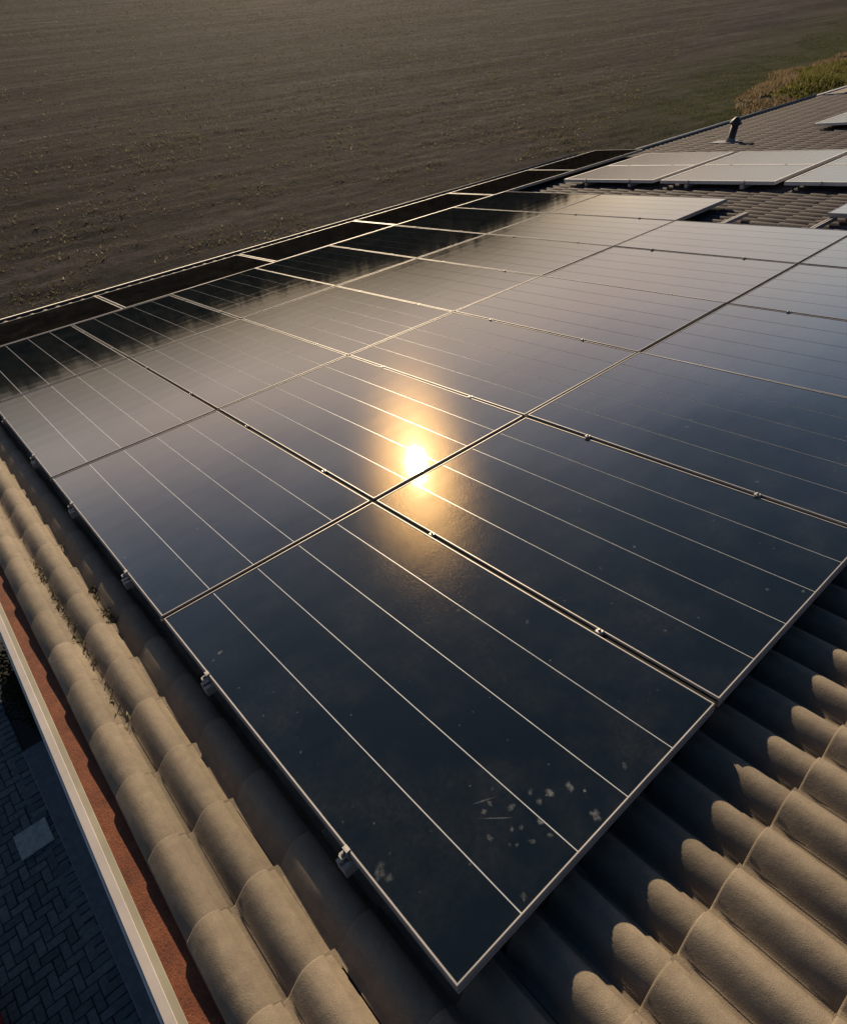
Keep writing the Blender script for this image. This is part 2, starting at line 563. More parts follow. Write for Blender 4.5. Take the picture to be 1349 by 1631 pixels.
xs = [-30.0]
while xs[-1] < 85:
    xs.append(xs[-1] + (0.16 if 0 < xs[-1] < 40 else 0.3))
ys = [6.0]
while ys[-1] < 95:
    ys.append(ys[-1] + max(0.07, 0.010 * ys[-1]))
xs = np.array([-3000, -1200, -500, -200, -90, -50] + xs + [100, 140, 240, 600, 1300, 3000])
ys = np.array([-3000, -1200, -400, -120, -40, -15, -5, 0, 4] + ys + [110, 140, 200, 320, 600, 1300, 3000])
X, Y = np.meshgrid(xs, ys)
V = np.stack([X.ravel(), Y.ravel(), field_h(X, Y).ravel()], 1)
nx, ny = len(xs), len(ys)
I = (np.arange(ny - 1)[:, None] * nx + np.arange(nx - 1)[None, :]).ravel()
F = np.stack([I, I + 1, I + 1 + nx, I + nx], 1)
o = np_mesh('field', V, F, M['field'], None, True)
tag(o, kind='structure')


def blade_mesh(name, P, hgt, wid, m, lean=0.5, parent=None):
    """one triangle a blade, rooted at P"""
    n = len(P)
    az = rng.random(n) * 2 * math.pi
    la = rng.random(n) * 2 * math.pi
    ln = rng.random(n) * lean
    dx, dy = np.cos(az) * wid / 2, np.sin(az) * wid / 2
    V = np.zeros((n, 3, 3))
    V[:, 0] = P + np.stack([-dx, -dy, np.full(n, -0.01)], 1)
    V[:, 1] = P + np.stack([dx, dy, np.full(n, -0.01)], 1)
    V[:, 2] = P + np.stack([np.cos(la) * ln * hgt, np.sin(la) * ln * hgt, hgt], 1)
    F = np.arange(3 * n).reshape(n, 3)
    o = np_mesh(name, V.reshape(-1, 3), F, m, parent)
    return tag(o, kind='stuff')


# stubble, thicker along the rows and in patches, near part of the field
N = 150000
r_ = rng.random(N)
py = 8.2 * (95 / 8.2) ** r_
px = -12 + rng.random(N) * (100 - 0) * np.clip(py / 45, 0.3, 1)
d = vnoise(px * 0.5, py * 1.6, 7) * 0.6 + vnoise(px * 1.9, py * 2.6, 8) * 0.55 + vnoise(px * 0.08, py * 0.12, 9) * 0.35
keep = d > 0.72
px, py = px[keep], py[keep]
P = np.stack([px, py, field_h(px, py)], 1)
o = blade_mesh('stubble', P, (0.016 + 0.05 * rng.random(len(px)) ** 2) * (1 + py / 90), (0.018 + 0.03 * rng.random(len(px))) * (0.8 + py / 50), M['stubble'], 2.4)
tag(o, 'sparse dry stubble and weeds over the brown field', 'stubble')

# sown young grass at the far end of the house
N = 90000
px = 18 + rng.random(N) * 52
py = 12.5 + rng.random(N) ** 1.3 * 16
lim = 13 + px * 0.16 + (vnoise(px * 0.3, py * 0.3, 12) - 0.5) * 5
keep = (py < lim) & (vnoise(px * 0.9, py * 0.9, 13) > 0.33 + 0.25 * np.clip((24 - px) / 8, 0, 1))
px, py = px[keep], py[keep]
P = np.stack([px, py, field_h(px, py)], 1)
o = blade_mesh('young_grass', P, 0.015 + 0.03 * rng.random(len(px)), 0.02 + 0.025 * rng.random(len(px)), M['sown'], 2.2)
tag(o, 'patch of young green grass on the field by the far end of the roof', 'grass')


# raised bank of long grass behind the far gable
def bank_edge(x):
    return 13.0 + 3.6 * np.clip((x - 27.6) / 9.0, 0, 1) ** 0.55 + 0.25 * np.sin(x * 0.9)


def bank_h(x, y):
    inside = np.minimum(bank_edge(x) - y, (x - 27.4) * 1.2)
    inside = np.minimum(inside, (70 - x))
    return np.clip(inside / 2.0, 0, 1) ** 0.7 * (0.55 + 0.35 * (vnoise(x * 0.6, y * 0.6, 21) - 0.5)) - 0.12


bx = np.arange(26, 72, 0.35); by = np.arange(5.0, 18, 0.3)
X, Y = np.meshgrid(bx, by)
V = np.stack([X.ravel(), Y.ravel(), (bank_h(X, Y)).ravel()], 1)
nx, ny = len(bx), len(by)
I = (np.arange(ny - 1)[:, None] * nx + np.arange(nx - 1)[None, :]).ravel()
F = np.stack([I, I + 1, I + 1 + nx, I + nx], 1)
tag(np_mesh('grass_bank', V, F, M['bankearth'], None, True), kind='structure')
N = 60000
px = 27 + rng.random(N) * 33
py = 8 + rng.random(N) * 9
hh = bank_h(px, py)
edge = bank_edge(px) - py
rim = (edge < 1.0 + 0.8 * vnoise(px * 0.7, py * 0.7, 23)) | (px < 29.2 + 1.5 * vnoise(px, py, 24))
ok = (hh > -0.06) & (vnoise(px * 1.1, py * 1.1, 25) > 0.25)
for nm, sel, mt, lb in (('long_grass', ok & ~rim, M['bank'], 'long yellow green grass covering the bank beyond the gable'),
                        ('dry_grass', ok & rim, M['dry'], 'brown dry grass along the edge of the bank')):
    P = np.stack([px[sel], py[sel], hh[sel]], 1)
    n = len(P)
    o = blade_mesh(nm, P, 0.06 + 0.22 * vnoise(P[:, 0] * 0.8, P[:, 1] * 0.8, 26) ** 1.5 + 0.08 * rng.random(n), 0.04 + 0.04 * rng.random(n), mt, 1.1)
    tag(o, lb, 'grass')

# distant tree belt beyond the field: it is only seen mirrored in the panels
tv, tq = [], []
cnt = 0
for k in range(195):
    azd = -60 + k * 0.74 + random.uniform(-0.4, 0.4)
    az = math.radians(azd)
    dist = random.uniform(150, 185)
    top = float(np.interp(azd, [-60, -5, 3, 12, 25, 31, 38, 44, 49, 52], [5.0, 5.6, 5.9, 4.8, 3.8, 4.6, 5.2, 4.2, 2.4, 1.4]))   # degrees over the horizon
    hgt = 6 + dist * math.tan(math.radians(top * 0.36)) * random.uniform(0.82, 1.05)
    cx, cy = dist * math.sin(az), dist * math.cos(az)
    n = 620
    u = rng.normal(size=(n, 3)); u /= np.linalg.norm(u, axis=1)[:, None]
    rr = (0.25 + 1.05 * rng.random(n) ** 0.9)[:, None]
    c = np.array([cx, cy, hgt * 0.50]) + u * rr * np.array([hgt * 0.45, hgt * 0.45, hgt * 0.52])
    a = rng.normal(size=(n, 3)); a /= np.linalg.norm(a, axis=1)[:, None]
    b = np.cross(a, rng.normal(size=(n, 3))); b /= np.linalg.norm(b, axis=1)[:, None]
    s = (0.35 + 0.55 * rng.random(n))[:, None]
    q = np.stack([c - a * s - b * s * 0.6, c + a * s - b * s * 0.6, c + a * s + b * s * 0.6, c - a * s + b * s * 0.6], 1)
    tv.append(q.reshape(-1, 3))
    tq.append(np.arange(4 * n).reshape(n, 4) + cnt)
    cnt += 4 * n
o = np_mesh('treeline', np.concatenate(tv), np.concatenate(tq), M['treeleaf'])
tag(o, 'far belt of bare brown trees along the end of the field', 'treeline', kind='stuff')

# ------------------------------------------------------------------ house: walls, roof, tiles, gutters
PX = 0.1395            # spacing of the tile rolls
TW = 2 * PX            # a tile carries two rolls
GA = 0.272             # gauge of the courses
U0 = -0.345 - 0.0805    # left edge of the first tile column
VE0 = -0.246           # a course edge (lower end of a tile)
PAN = -0.149           # height of the pans, under the panel plane
house = empty('house', (0, 0, Z0), (-PITCH, 0, 0), 'tiled house roof carrying all the solar panels, with white verge board', 'house')
UE, UF = 10.75, 17.5   # where the eave steps back / far gable
VN, VF = 7.914, 6.826    # eave of the near part, of the far part
VR = -1.9              # top of the modelled slope


RH = 0.051             # height of a roll


def roll(x):
    """height of the tile over its pan, x from the crest of a roll: a long S-shaped flank, then a round drop to a sloping ledge"""
    if x < -0.067: return 0.0
    if x <= 0: return RH * (0.5 + 0.5 * math.cos(math.pi * x / 0.067)) ** 0.62
    if x <= 0.042: return 0.020 + (RH - 0.020) * math.sqrt(max(0.0, 1 - (x / 0.0445) ** 2))
    if x < 0.058: return 0.020 - (x - 0.042) * 0.5
    return 0.0


PROF = []
for c in (0.0805, 0.0805 + PX):
    for x in (-0.080, -0.066, -0.061, -0.054, -0.046, -0.037, -0.028, -0.019, -0.010, 0.0, 0.009, 0.017, 0.025, 0.032, 0.037, 0.0405, 0.0425, 0.0565, 0.0585):
        PROF.append((c + x, roll(x)))
PROF.append((TW + 0.0005, roll(-0.0805)))
TH = 0.011
TILT = 0.013


def tile_mesh(name, verge=False, mat='tile'):
    """a double roll tile: lower end at y = 0, upper end at y = -GA - 0.02, thickness shown at the lower end"""
    mb = MB()
    rise = lambda y: TILT * (1 + y / GA)
    PR = [(0.0255, roll(-0.055))] + [p for p in PROF if p[0] > 0.03] if verge else PROF
    n = len(PR)
    rows = [(-GA - 0.02, 0.0, 0), (-0.006, 0.0, 0), (-0.0015, -0.0022, 0), (0.0, -0.0065, 0), (-0.001, -TH, 0)]
    vs, fs = [], []
    for y, dz, _ in rows:
        for x, z in PR:
            vs.append((x, y, PAN + z + rise(y) + dz))
    for r in range(len(rows) - 1):
        for i in range(n - 1):
            a = r * n + i
            fs.append((a, a + 1, a + 1 + n, a + n))
    mb.add(vs, fs, True)
    # right-hand interlock: the little square lug at the lower right corner of the tile
    for c in ((0.0805, 0.0805 + PX)):
        z = PAN + 0.014 + TILT
        big = c > 0.12
        xa, xb = c + 0.037, c + (0.070 if big else 0.062)
        ya, yb = (-0.040, 0.004) if big else (-0.024, 0.002)
        za, zb = z + 0.010, z - 0.008
        mb.add([(xa, ya, za - 0.012), (xb, ya, zb - 0.012), (xb, yb, zb), (xa, yb, za), (xb, ya, zb - 0.05), (xb, yb, zb - 0.03)],
               [(0, 1, 2, 3), (2, 1, 4, 5)])
    if verge:
        z1 = lambda y: PAN + roll(-0.055) + rise(y)
        y0, y1, xo = -GA - 0.02, -0.001, 0.0255
        mb.add([(xo, y0, z1(y0)), (xo - 0.004, y0, z1(y0) - 0.012), (xo - 0.005, y0, z1(y0) - 0.06), (xo, y1, z1(y1)), (xo - 0.004, y1, z1(y1) - 0.012), (xo - 0.005, y1, z1(y1) - 0.06),
                (xo + 0.009, y1, z1(y1) - 0.06), (xo + 0.009, y1, z1(y1))],
               [(0, 3, 4, 1), (1, 4, 5, 2), (3, 7, 6, 5, 4)], False)
    return mb.mesh(name, M[mat])


TM, TMV, TMF = tile_mesh('roof_tile'), tile_mesh('verge_tile', True), tile_mesh('roof_tile_far', False, 'tile_far')
UFAR = 5.6             # from here on the tiles are the newer, brown-violet ones


def covered(u0, u1, v0, v1):
    """tile wholly under a panel and its shadow gap"""
    for (a, b, c, d_) in ((0.12, 5.9, 0.30, 6.6), (5.9, 6.85, 3.5, 6.6), (-0.1, 10.2, 6.75, 7.4), (8.0, 9.8, 4.8, 6.1), (8.0, 9.8, 3.3, 4.5), (8.0, 9.8, 1.8, 2.95)):
        if u0 > a and u1 < b and v0 > c and v1 < d_:
            return True
    return False


cells_, camuv = [], Vector((-0.2487, -0.5062, 1.55))
for ci in range(int((UF - U0) / TW) + 1):
    u = U0 + ci * TW
    for r in range(-6, 32):
        v = VE0 + r * GA
        if (u > UE - 0.1 and v > VF + 0.05) or v > VN + 0.05: continue
        if u + TW > UF + 0.05: continue
        vis = not covered(u, u + TW, v - GA, v)
        q = Rc @ (Vector((u + 0.14, v - 0.14, -0.1)) - camuv)
        inview = q.z > 0.1 and abs(q.x / q.z) < 0.72 and abs(q.y / q.z) < 0.86
        cells_.append(((0 if (vis and inview) else 1), q.length, u, v, ci))
cells_.sort()
rest_v, rest_f, rest_m, kcount = [], [], [], 0
TMa = np.array([x.co[:] for x in TM.vertices]); TMf = [tuple(p.vertices) for p in TM.polygons]
TVa = np.array([x.co[:] for x in TMV.vertices]); TVf = [tuple(p.vertices) for p in TMV.polygons]
sm = []
for k, (hid, dist, u, v, ci) in enumerate(cells_):
    if v > VN - 0.05: v += 0.05
    ju, jv, jh = random.gauss(0, 0.0012), random.gauss(0, 0.0022), random.gauss(0, 0.0012)
    if k < 298:
        o = link('roof_tile', TMV if ci == 0 else (TMF if u > UFAR else TM), house, (u + ju, v + jv, jh))
        o.rotation_euler = (random.gauss(0, 0.003), random.gauss(0, 0.003), random.gauss(0, 0.004))
    else:
        A, Fs = (TVa, TVf) if ci == 0 else (TMa, TMf)
        rest_v.append(A + np.array([u + ju, v + jv, jh]))
        rest_f += [tuple(i + kcount for i in f) for f in Fs]
        rest_m += [1 if u > UFAR else 0] * len(Fs)
        kcount += len(A)
me = bpy.data.meshes.new('roof_tiling')
me.from_pydata(np.concatenate(rest_v).tolist(), [], rest_f)
me.polygons.foreach_set('use_smooth', [True] * len(me.polygons))
me.materials.append(M['tile']); me.materials.append(M['tile_far'])
me.polygons.foreach_set('material_index', rest_m)
o = link('roof_tiling', me, house)
tag(o, kind='stuff')

mb = MB()
mb.box(U0 + 0.062, UE, VR - 0.1, VN - 0.06, PAN - 0.10, PAN - 0.03)
mb.box(UE + 0.002, UF, VR - 0.1, VF - 0.06, PAN - 0.10, PAN - 0.03)
mb.build('roof_deck', M['underlay'], house)
# verge: red-brown strip, white board, pale ledge below it
mb = MB()
mb.box(-0.4705, U0 + 0.06, VR, VN + 0.1, -0.262, -0.161)
mb.build('verge_strip', M['red'], house)
mb = MB()
mb.prism([(-0.513, -0.30), (-0.488, -0.30), (-0.488, -0.1535), (-0.4895, -0.152), (-0.5115, -0.1545), (-0.513, -0.157)], VR, VN + 0.25)
mb.build('verge_board', M['white'], house)
mb = MB()
mb.prism([(-0.4875, -0.29), (-0.4715, -0.29), (-0.4705, -0.1585), (-0.472, -0.157), (-0.4875, -0.1562)], VR, VN + 0.25)
mb.build('verge_moulding', M['olive'], house)
mb = MB()
mb.prism([(-0.560, -0.50), (-0.5135, -0.50), (-0.5135, -0.40), (-0.555, -0.405), (-0.560, -0.412)], VR, VN + 0.2)
mb.build('verge_ledge', M['white_low'], house)


def gutter(u0, u1, ve, wid, br=0.009, zt=-0.115):
    """half-round trough with a rolled outer bead; the trough is open upwards"""
    mb = MB()
    y0, y1 = ve - 0.03, ve - 0.03 + wid
    prof = []
    for i in range(11):
        a = math.pi * i / 10
        prof.append(((y0 + y1) / 2 + wid / 2 * math.cos(a), zt - 0.09 * math.sin(a) - (0.05 if i == 10 else 0.0)))
    n = len(prof)
    vs, fs = [], []
    for k in (0.0, 0.004):
        for u in (u0, u1):
            vs += [(u, y + (y - (y0 + y1) / 2) * k * 10, z - k) for y, z in prof]
    for i in range(n - 1):
        fs += [(i, i + 1, n + i + 1, n + i), (2 * n + i + 1, 2 * n + i, 3 * n + i, 3 * n + i + 1)]
    mb.add(vs, fs, True)
    trough, mb = mb, MB()
    vs, fs = [], []
    for u in (u0, u1):
        for i in range(8):
            a = 2 * math.pi * i / 8
            vs.append((u, y1 + 0.004 + br * math.cos(a), zt + 0.004 + br * math.sin(a)))
    for i in range(8):
        fs.append((i, (i + 1) % 8, 8 + (i + 1) % 8, 8 + i))
    fs += [tuple(range(8)), tuple(range(15, 7, -1))]
    mb.add(vs, fs, True)
    g = trough.build('gutter', M['gutter'], house)
    mb.build('gutter_lip', M['zinc'], g)


gutter(-0.5, UE, VN, 0.33)
gutter(UE + 0.01, UF + 0.05, VF, 0.20, 0.022, -0.085)
mb = MB()
for (u0, u1, ve) in ((-0.5, UE, VN), (UE + 0.003, UF, VF)):
    mb.box(u0, u1, ve - 0.06, ve - 0.03, -0.42, -0.18)
mb.build('fascia_board', M['white'], house)
mb = MB()
for i in range(21):     # far verge: a line of pale cap tiles
    v = VF - i * 0.45
    if v < VR: break
    mb.box(UF - 0.02, UF + 0.14, v - 0.43, v, -0.16, -0.075 + 0.012 * (i % 2), 0.02)
mb.build('far_verge_cap', M['lead'], house)
# walls under the roof (world-upright: tilt back the roof's rotation)
wl = empty('wall', (0, 0, 0), (PITCH, 0, 0)); wl.parent = house
mb = MB()
zg = -Z0
mb.box(-0.20, 17.2, -4.5, 6.9, zg, -2.05)
mb.prism([(-4.5, -2.05), (6.9, -2.05), (6.9, -1.9), (-1.9, 0.05), (-4.5, -0.5)], -0.2, 17.2)
mb.v = [(p if k < 8 else (p[1], p[0], p[2])) for k, p in enumerate(mb.v)]
me = mb.mesh('wall', M['wall'])
bpy.data.objects.remove(wl)
wl = link('wall', me, house)
wl.rotation_euler = (PITCH, 0, 0)

# roof of the next building, beyond the far gable
nb = empty('neighbouring_house', W(18.0, 7.25, -0.2), (-PITCH, 0, 0), 'grey roof with pale eave edge beyond the far gable', 'house')
mb = MB(); mb.box(0.0, 9.0, -7.0, -0.02, -0.12, -0.02); mb.build('roof', M['lead'], nb)
mb = MB()
for j in range(14):
    for i in range(24):
        mb.box(i * 0.37, i * 0.37 + 0.36, -0.5 * j - 0.52, -0.5 * j - 0.02, -0.018, 0.012 + 0.015, 0.012)
o = mb.build('roof_covering', M['tile'], nb); tag(o, kind='stuff')
mb = MB(); mb.box(-0.06, 9.0, -0.018, 0.10, -0.16, 0.05, 0.012); mb.build('eave_trim', M['zinc'], nb)
mb = MB(); mb.box(-0.075, -0.005, -7.0, 0.0, -0.2, 0.035, 0.01); mb.build('verge_trim', M['white_low'], nb)
mb = MB(); mb.box(0.4, 8.6, -6.6, -0.6, -3.6, -0.125); mb.build('wall', M['wall'], nb)

# ------------------------------------------------------------------ solar panels
LIP, FH = 0.0050, 0.036


def frame_mesh(w, l, lip, fh, m, name='frame'):
    mb = MB()
    o_ = [(0, 0), (w, 0), (w, l), (0, l)]
    i_ = [(lip, lip), (w - lip, lip), (w - lip, l - lip), (lip, l - lip)]
    ch = 0.0016
    oc = [(ch, ch), (w - ch, ch), (w - ch, l - ch), (ch, l - ch)]
    rings = [(o_, -fh), (o_, -ch), (oc, 0.0), (i_, 0.0), (i_, -0.0028)]
    vs, fs = [], []
    for ring, z in rings:
        vs += [(x, y, z) for x, y in ring]
    for r in range(len(rings) - 1):
        for i in range(4):
            j = (i + 1) % 4
            fs.append((r * 4 + i, r * 4 + j, r * 4 + 4 + j, r * 4 + 4 + i))
    fs.append((3, 2, 1, 0))
    # drain lip half-way down the frame's side
    k = len(vs)
    mb.add(vs, fs)
    mb.box(-0.0015, w + 0.0015, -0.0015, 0.0005, -fh * 0.62, -fh * 0.55)
    mb.box(-0.0015, 0.0005, 0.0015, l, -fh * 0.62, -fh * 0.55)
    return mb.mesh(name, m)


def strip_mesh(x0, x1, y0, y1, m, nm='cell_strip'):
    mb = MB()
    mb.box(x0, x1, y0, y1, -0.0042, -0.0022)
    return mb.mesh(nm, m)


def clamp_mesh():
    mb = MB()
    mb.box(-0.0105, 0.0105, -0.011, 0.011, 0.0005, 0.003, 0.001)
    mb.box(-0.005, 0.005, -0.013, 0.013, -0.05, 0.0004)
    return mb.mesh('clamp', M['steel'])


def bolt_mesh():
    mb = MB()
    mb.lathe([(0.0, 0.009), (0.0035, 0.009), (0.005, 0.0078), (0.0052, 0.0032), (0.0, 0.0031)], 8)
    return mb.mesh('bolt', M['bolt'])


def end_clamp_mesh():
    mb = MB()
    # Z-shaped end clamp: lip on the frame, web, foot on the rail's end
    mb.box(-0.004, 0.006, -0.010, 0.010, 0.0006, 0.0036, 0.001)
    mb.box(-0.0068, -0.0042, -0.010, 0.010, -0.034, 0.0036)
    mb.box(-0.020, -0.0070, -0.010, 0.010, -0.012, -0.0085)
    mb.box(-0.0235, -0.0205, -0.007, 0.007, -0.030, -0.0085)
    return mb.mesh('clamp', M['steel'])


CLAMP, BOLT, ENDC = clamp_mesh(), bolt_mesh(), end_clamp_mesh()


def add_clamp(root, x, y, end=False):
    c = link('clamp', ENDC if end else CLAMP, root, (x, y, 0))
    b = link('bolt', BOLT, c, (-0.0135, 0, -0.0132) if end else (0, 0, 0))
    return c


def make_panel(w, l, lip, cuts, alongv=True, fm='alu', cm='cell', bm='back', gap=0.0042, name='solar_panel'):
    root = empty(name)
    link('frame', frame_mesh(w, l, lip, FH, M[fm]), root)
    mb = MB(); mb.box(lip * 0.6, w - lip * 0.6, lip * 0.6, l - lip * 0.6, -0.0075, -0.0034)
    mb.build('backsheet', M[bm], root)
    span = (w if alongv else l) - 2 * lip
    n = cuts
    step = span / n
    a0, a1 = lip + 0.0004, (l if alongv else w) - lip - 0.0004
    base = strip_mesh(0, step - gap, a0, a1, M[cm]) if alongv else strip_mesh(a0, a1, 0, step - gap, M[cm])
    for i in range(n):
        off = lip + i * step + gap / 2
        link('cell_strip', base, root, (off, 0, 0) if alongv else (0, off, 0))
    return root


PW, PL = 0.986, 1.612
protoA = make_panel(PW, PL, LIP, 5)
learn(protoA)
usedA = [False]
ROWV = [0.0, 1.634, 3.266, 4.904]
ROWL = ['nearest row', 'second row from the camera', 'third row from the camera', 'fourth row from the camera']
ORD = ['first', 'second', 'third', 'fourth', 'fifth', 'sixth', 'seventh', 'eighth']
RAILV = [0.4, 1.222]
SHADEV = MB().box(-0.0145, -0.0005, 0.004, PL - 0.004, -0.014, -0.009).mesh('gap_shade_strip', simple('black_rubber', (0.012, 0.012, 0.013), 0.8, 0, 0.2))  # added black strips stand in for the deep shade between panels
SHADEH = MB().box(-0.010, PW + 0.010, PL + 0.0005, PL + 0.0205, -0.014, -0.009).mesh('gap_shade_strip', SHADEV.materials[0])  # same added dark strip, for the gap between rows
special = {(0, 0): 'black solar panel nearest the camera, with bird-dirt smears near its lower corner',
           (0, 1): 'black solar panel sharing its left frame with the smeared nearest panel',
           (1, 1): 'black solar panel carrying the bright upper half of the sun glare',
           (3, 0): 'dark panel in the fourth row, cut off by the photo edge',
           (2, 6): 'last panel of the third row, its side edge standing over bare tiles'}
for j in range(4):
    ncol = [6, 6, 7, 7][j]
    for i in range(ncol):
        if not usedA[0]:
            p = protoA; usedA[0] = True
        else:
            p = copy_tree(protoA)
        p.location = W(i * 1.0 + (0.0 if i == 0 else 0.007), ROWV[j], random.gauss(0, 0.0007))
        p.rotation_euler = (-PITCH + random.gauss(0, 0.0016), random.gauss(0, 0.0016), 0)
        lab = special.get((j, i), 'black framed-in-silver solar panel, %s from the verge in the %s' % (ORD[i], ROWL[j]))
        tag(p, lab, 'solar panel', 'solar panels of the big array on the roof')
        if i: link('gap_shade_strip', SHADEV, p)
        if j < 3: link('gap_shade_strip', SHADEH, p)
        for rv in RAILV:
            if i == 0: add_clamp(p, 0.0, rv, True)
            else: add_clamp(p, -0.007, rv)
PANEL00 = None
for o in bpy.data.objects:
    if o.get('label') == special[(0, 0)]: PANEL00 = o

# single panel on the right, past the row's end
p = copy_tree(protoA)
for c in list(p.children): pass
p.location = W(6.55, 0.47, 0); p.rotation_euler = (-PITCH, 0, 0)
tag(p, 'lone silver-edged panel over bare tiles at the right edge of the photo', 'solar panel', 'solar panels past the end of the near rows')

# landscape row along the gutter
protoB = make_panel(1.735, 0.945, 0.012, 5, False, 'alu', 'cell_black', 'back_grey', 0.004)
learn(protoB)
for i in range(6):
    p = protoB if i == 0 else copy_tree(protoB)
    p.location = W(-0.225 + 1.755 * i, 6.532, 0.0)
    p.rotation_euler = (-PITCH + random.gauss(0, 0.001), random.gauss(0, 0.001), 0)
    tag(p, 'black landscape panel beside the eave gutter, %s along from the verge' % ORD[i], 'solar panel', 'landscape panels along the eave gutter')
    if i:
        for rv in (0.2, 0.75): add_clamp(p, -0.010, rv)

# paler panels in pairs on the far roof
protoC = make_panel(0.993, 1.44, 0.024, 6, True, 'alu_pale', 'cell_matt', 'back_grey', 0.002)
learn(protoC)
usedC = False
PAIRV = [(4.735, 'tallest set beside the bare tiles'), (3.19, ''), (1.645, '')]
names = [['left front panel of the far pairs, its corner near the black landscape row', 'left rear panel of the far pairs, next to the roof vent'],
         ['middle front panel of the far pairs above the bare tiles', 'middle rear panel of the far pairs, behind the thick silver edge'],
         ['right front panel of the far pairs, cut off by the photo edge', 'right rear panel of the far pairs, mostly outside the photo']]
for a, v in enumerate((4.735, 3.19, 1.645)):
    for b in range(2):
        if not usedC: p = protoC; usedC = True
        else: p = copy_tree(protoC)
        p.location = W(7.85 + b * 1.0, v, 0.005)
        p.rotation_euler = (-PITCH + random.gauss(0, 0.001), random.gauss(0, 0.001), 0)
        tag(p, names[a][b], 'solar panel', 'paired panels on the far roof')
        if b == 0:
            for rv in (0.35, 1.05): add_clamp(p, 0.0, rv, True)
        else:
            for rv in (0.35, 1.05): add_clamp(p, -0.0035, rv)
p = copy_tree(protoC); p.location = W(12.3, 3.30, 0.005); p.rotation_euler = (-PITCH, 0, 0)
tag(p, 'farthest panel on the roof, standing alone beyond the vent pipe', 'solar panel', 'panels beyond the vent')
p2 = copy_tree(protoC); p2.location = W(13.3, 3.30, 0.005); p2.rotation_euler = (-PITCH, 0, 0)
tag(p2, 'panel behind the lone farthest one, touching its back edge', 'solar panel', 'panels beyond the vent')

# mounting rails
def rail(u0, u1, v, label):
    mb = MB()
    w = 0.02
    mb.prism([(-w, -0.034), (-w, 0.0), (-0.006, 0.0), (-0.006, -0.008), (0.006, -0.008), (0.006, 0.0), (w, 0.0), (w, -0.034)], 0, u1 - u0)
    mb.v = [(y, -x, z) for x, y, z in mb.v]
    o = mb.build('mounting_rail', M['alu'])
    o.location = W(u0, v, -0.0372); o.rotation_euler = (-PITCH, 0, 0)
    tag(o, label, 'mounting rail', 'aluminium rails under the panels')


for j in range(3):
    for q, rv in enumerate(RAILV):
        if j == 2 and q: continue
        far = 6.62 if j == 1 else (6.0 if j == 0 else 7.0)
        rail(-0.03, far, ROWV[j] + rv, 'aluminium rail end poking out under the %s, the one %s the camera' % (ROWL[j].split(' from')[0], ['closer to', 'farther from'][q]))
for q, v in enumerate((5.05, 5.75)): rail(7.80, 9.88, v, 'rail under the left far pair of panels, %s' % ['nearer the middle pair', 'nearer the eave gutter'][q])
for q, v in enumerate((3.54, 4.24)): rail(7.80, 9.88, v, 'rail under the middle far pair of panels, %s' % ['nearer the right pair', 'nearer the left pair'][q])

# dirt on the nearest panel: irregular flakes and scrapes lying on the glass
def mat_dirt():
    k = NT('dried_dirt')
    f = k.noise(k.pos(), 130, 4, 0.7)
    k.l(k.ramp(f, [(0.3, (0.16, 0.18, 0.205)), (0.7, (0.36, 0.38, 0.41))]), k.b.inputs['Base Color'])
    k.b.inputs['Roughness'].default_value = 0.9
    at = k.n('ShaderNodeAttribute', attribute_name='cover')
    al = k.math('MULTIPLY', at.outputs['Fac'], k.ramp(f, [(0.3, 0.1), (0.7, 0.8)]))
    k.l(al, k.b.inputs['Alpha'])
    return k.m


M['dirt'] = mat_dirt()


def flakes(spots, parent):
    """spots: (x, y, size, strength, elongation, angle) in panel coordinates"""
    vs, fs, cov = [], [], []
    for (x, y, s, st, el, an) in spots:
        n = 14
        c = len(vs)
        vs.append((x, y, -0.0015)); cov.append(st)
        ph = [random.uniform(0.6, 1.15) for _ in range(n)]
        for ring in (0.5, 1.0):
            for i in range(n):
                a = 2 * math.pi * i / n
                rr = s * ring * ph[i]
                dx, dy = rr * math.cos(a) * el, rr * math.sin(a)
                vs.append((x + dx * math.cos(an) - dy * math.sin(an), y + dx * math.sin(an) + dy * math.cos(an), -0.0015))
                cov.append(st * (0.75 if ring < 1 else 0.0))
        for i in range(n):
            j = (i + 1) % n
            fs += [(c, c + 1 + i, c + 1 + j), (c + 1 + i, c + 1 + n + i, c + 1 + n + j, c + 1 + j)]
    me = bpy.data.meshes.new('dirt_smears')
    me.from_pydata(vs, [], fs)
    at = me.attributes.new('cover', 'FLOAT', 'POINT')
    at.data.foreach_set('value', cov)
    me.materials.append(M['dirt'])
    o = link('dirt_smears', me, parent)
    tag(o, kind='stuff')
    return o


def px2panel(x, y):
    d_ = Vector(((x - 674.5) / 1031.9, (y - 815.5) / 1031.9, 1))
    d_ = Rc.transposed() @ d_
    k = -1.55 / d_.z
    return (-0.2487 + k * d_.x, -0.5062 + k * d_.y)


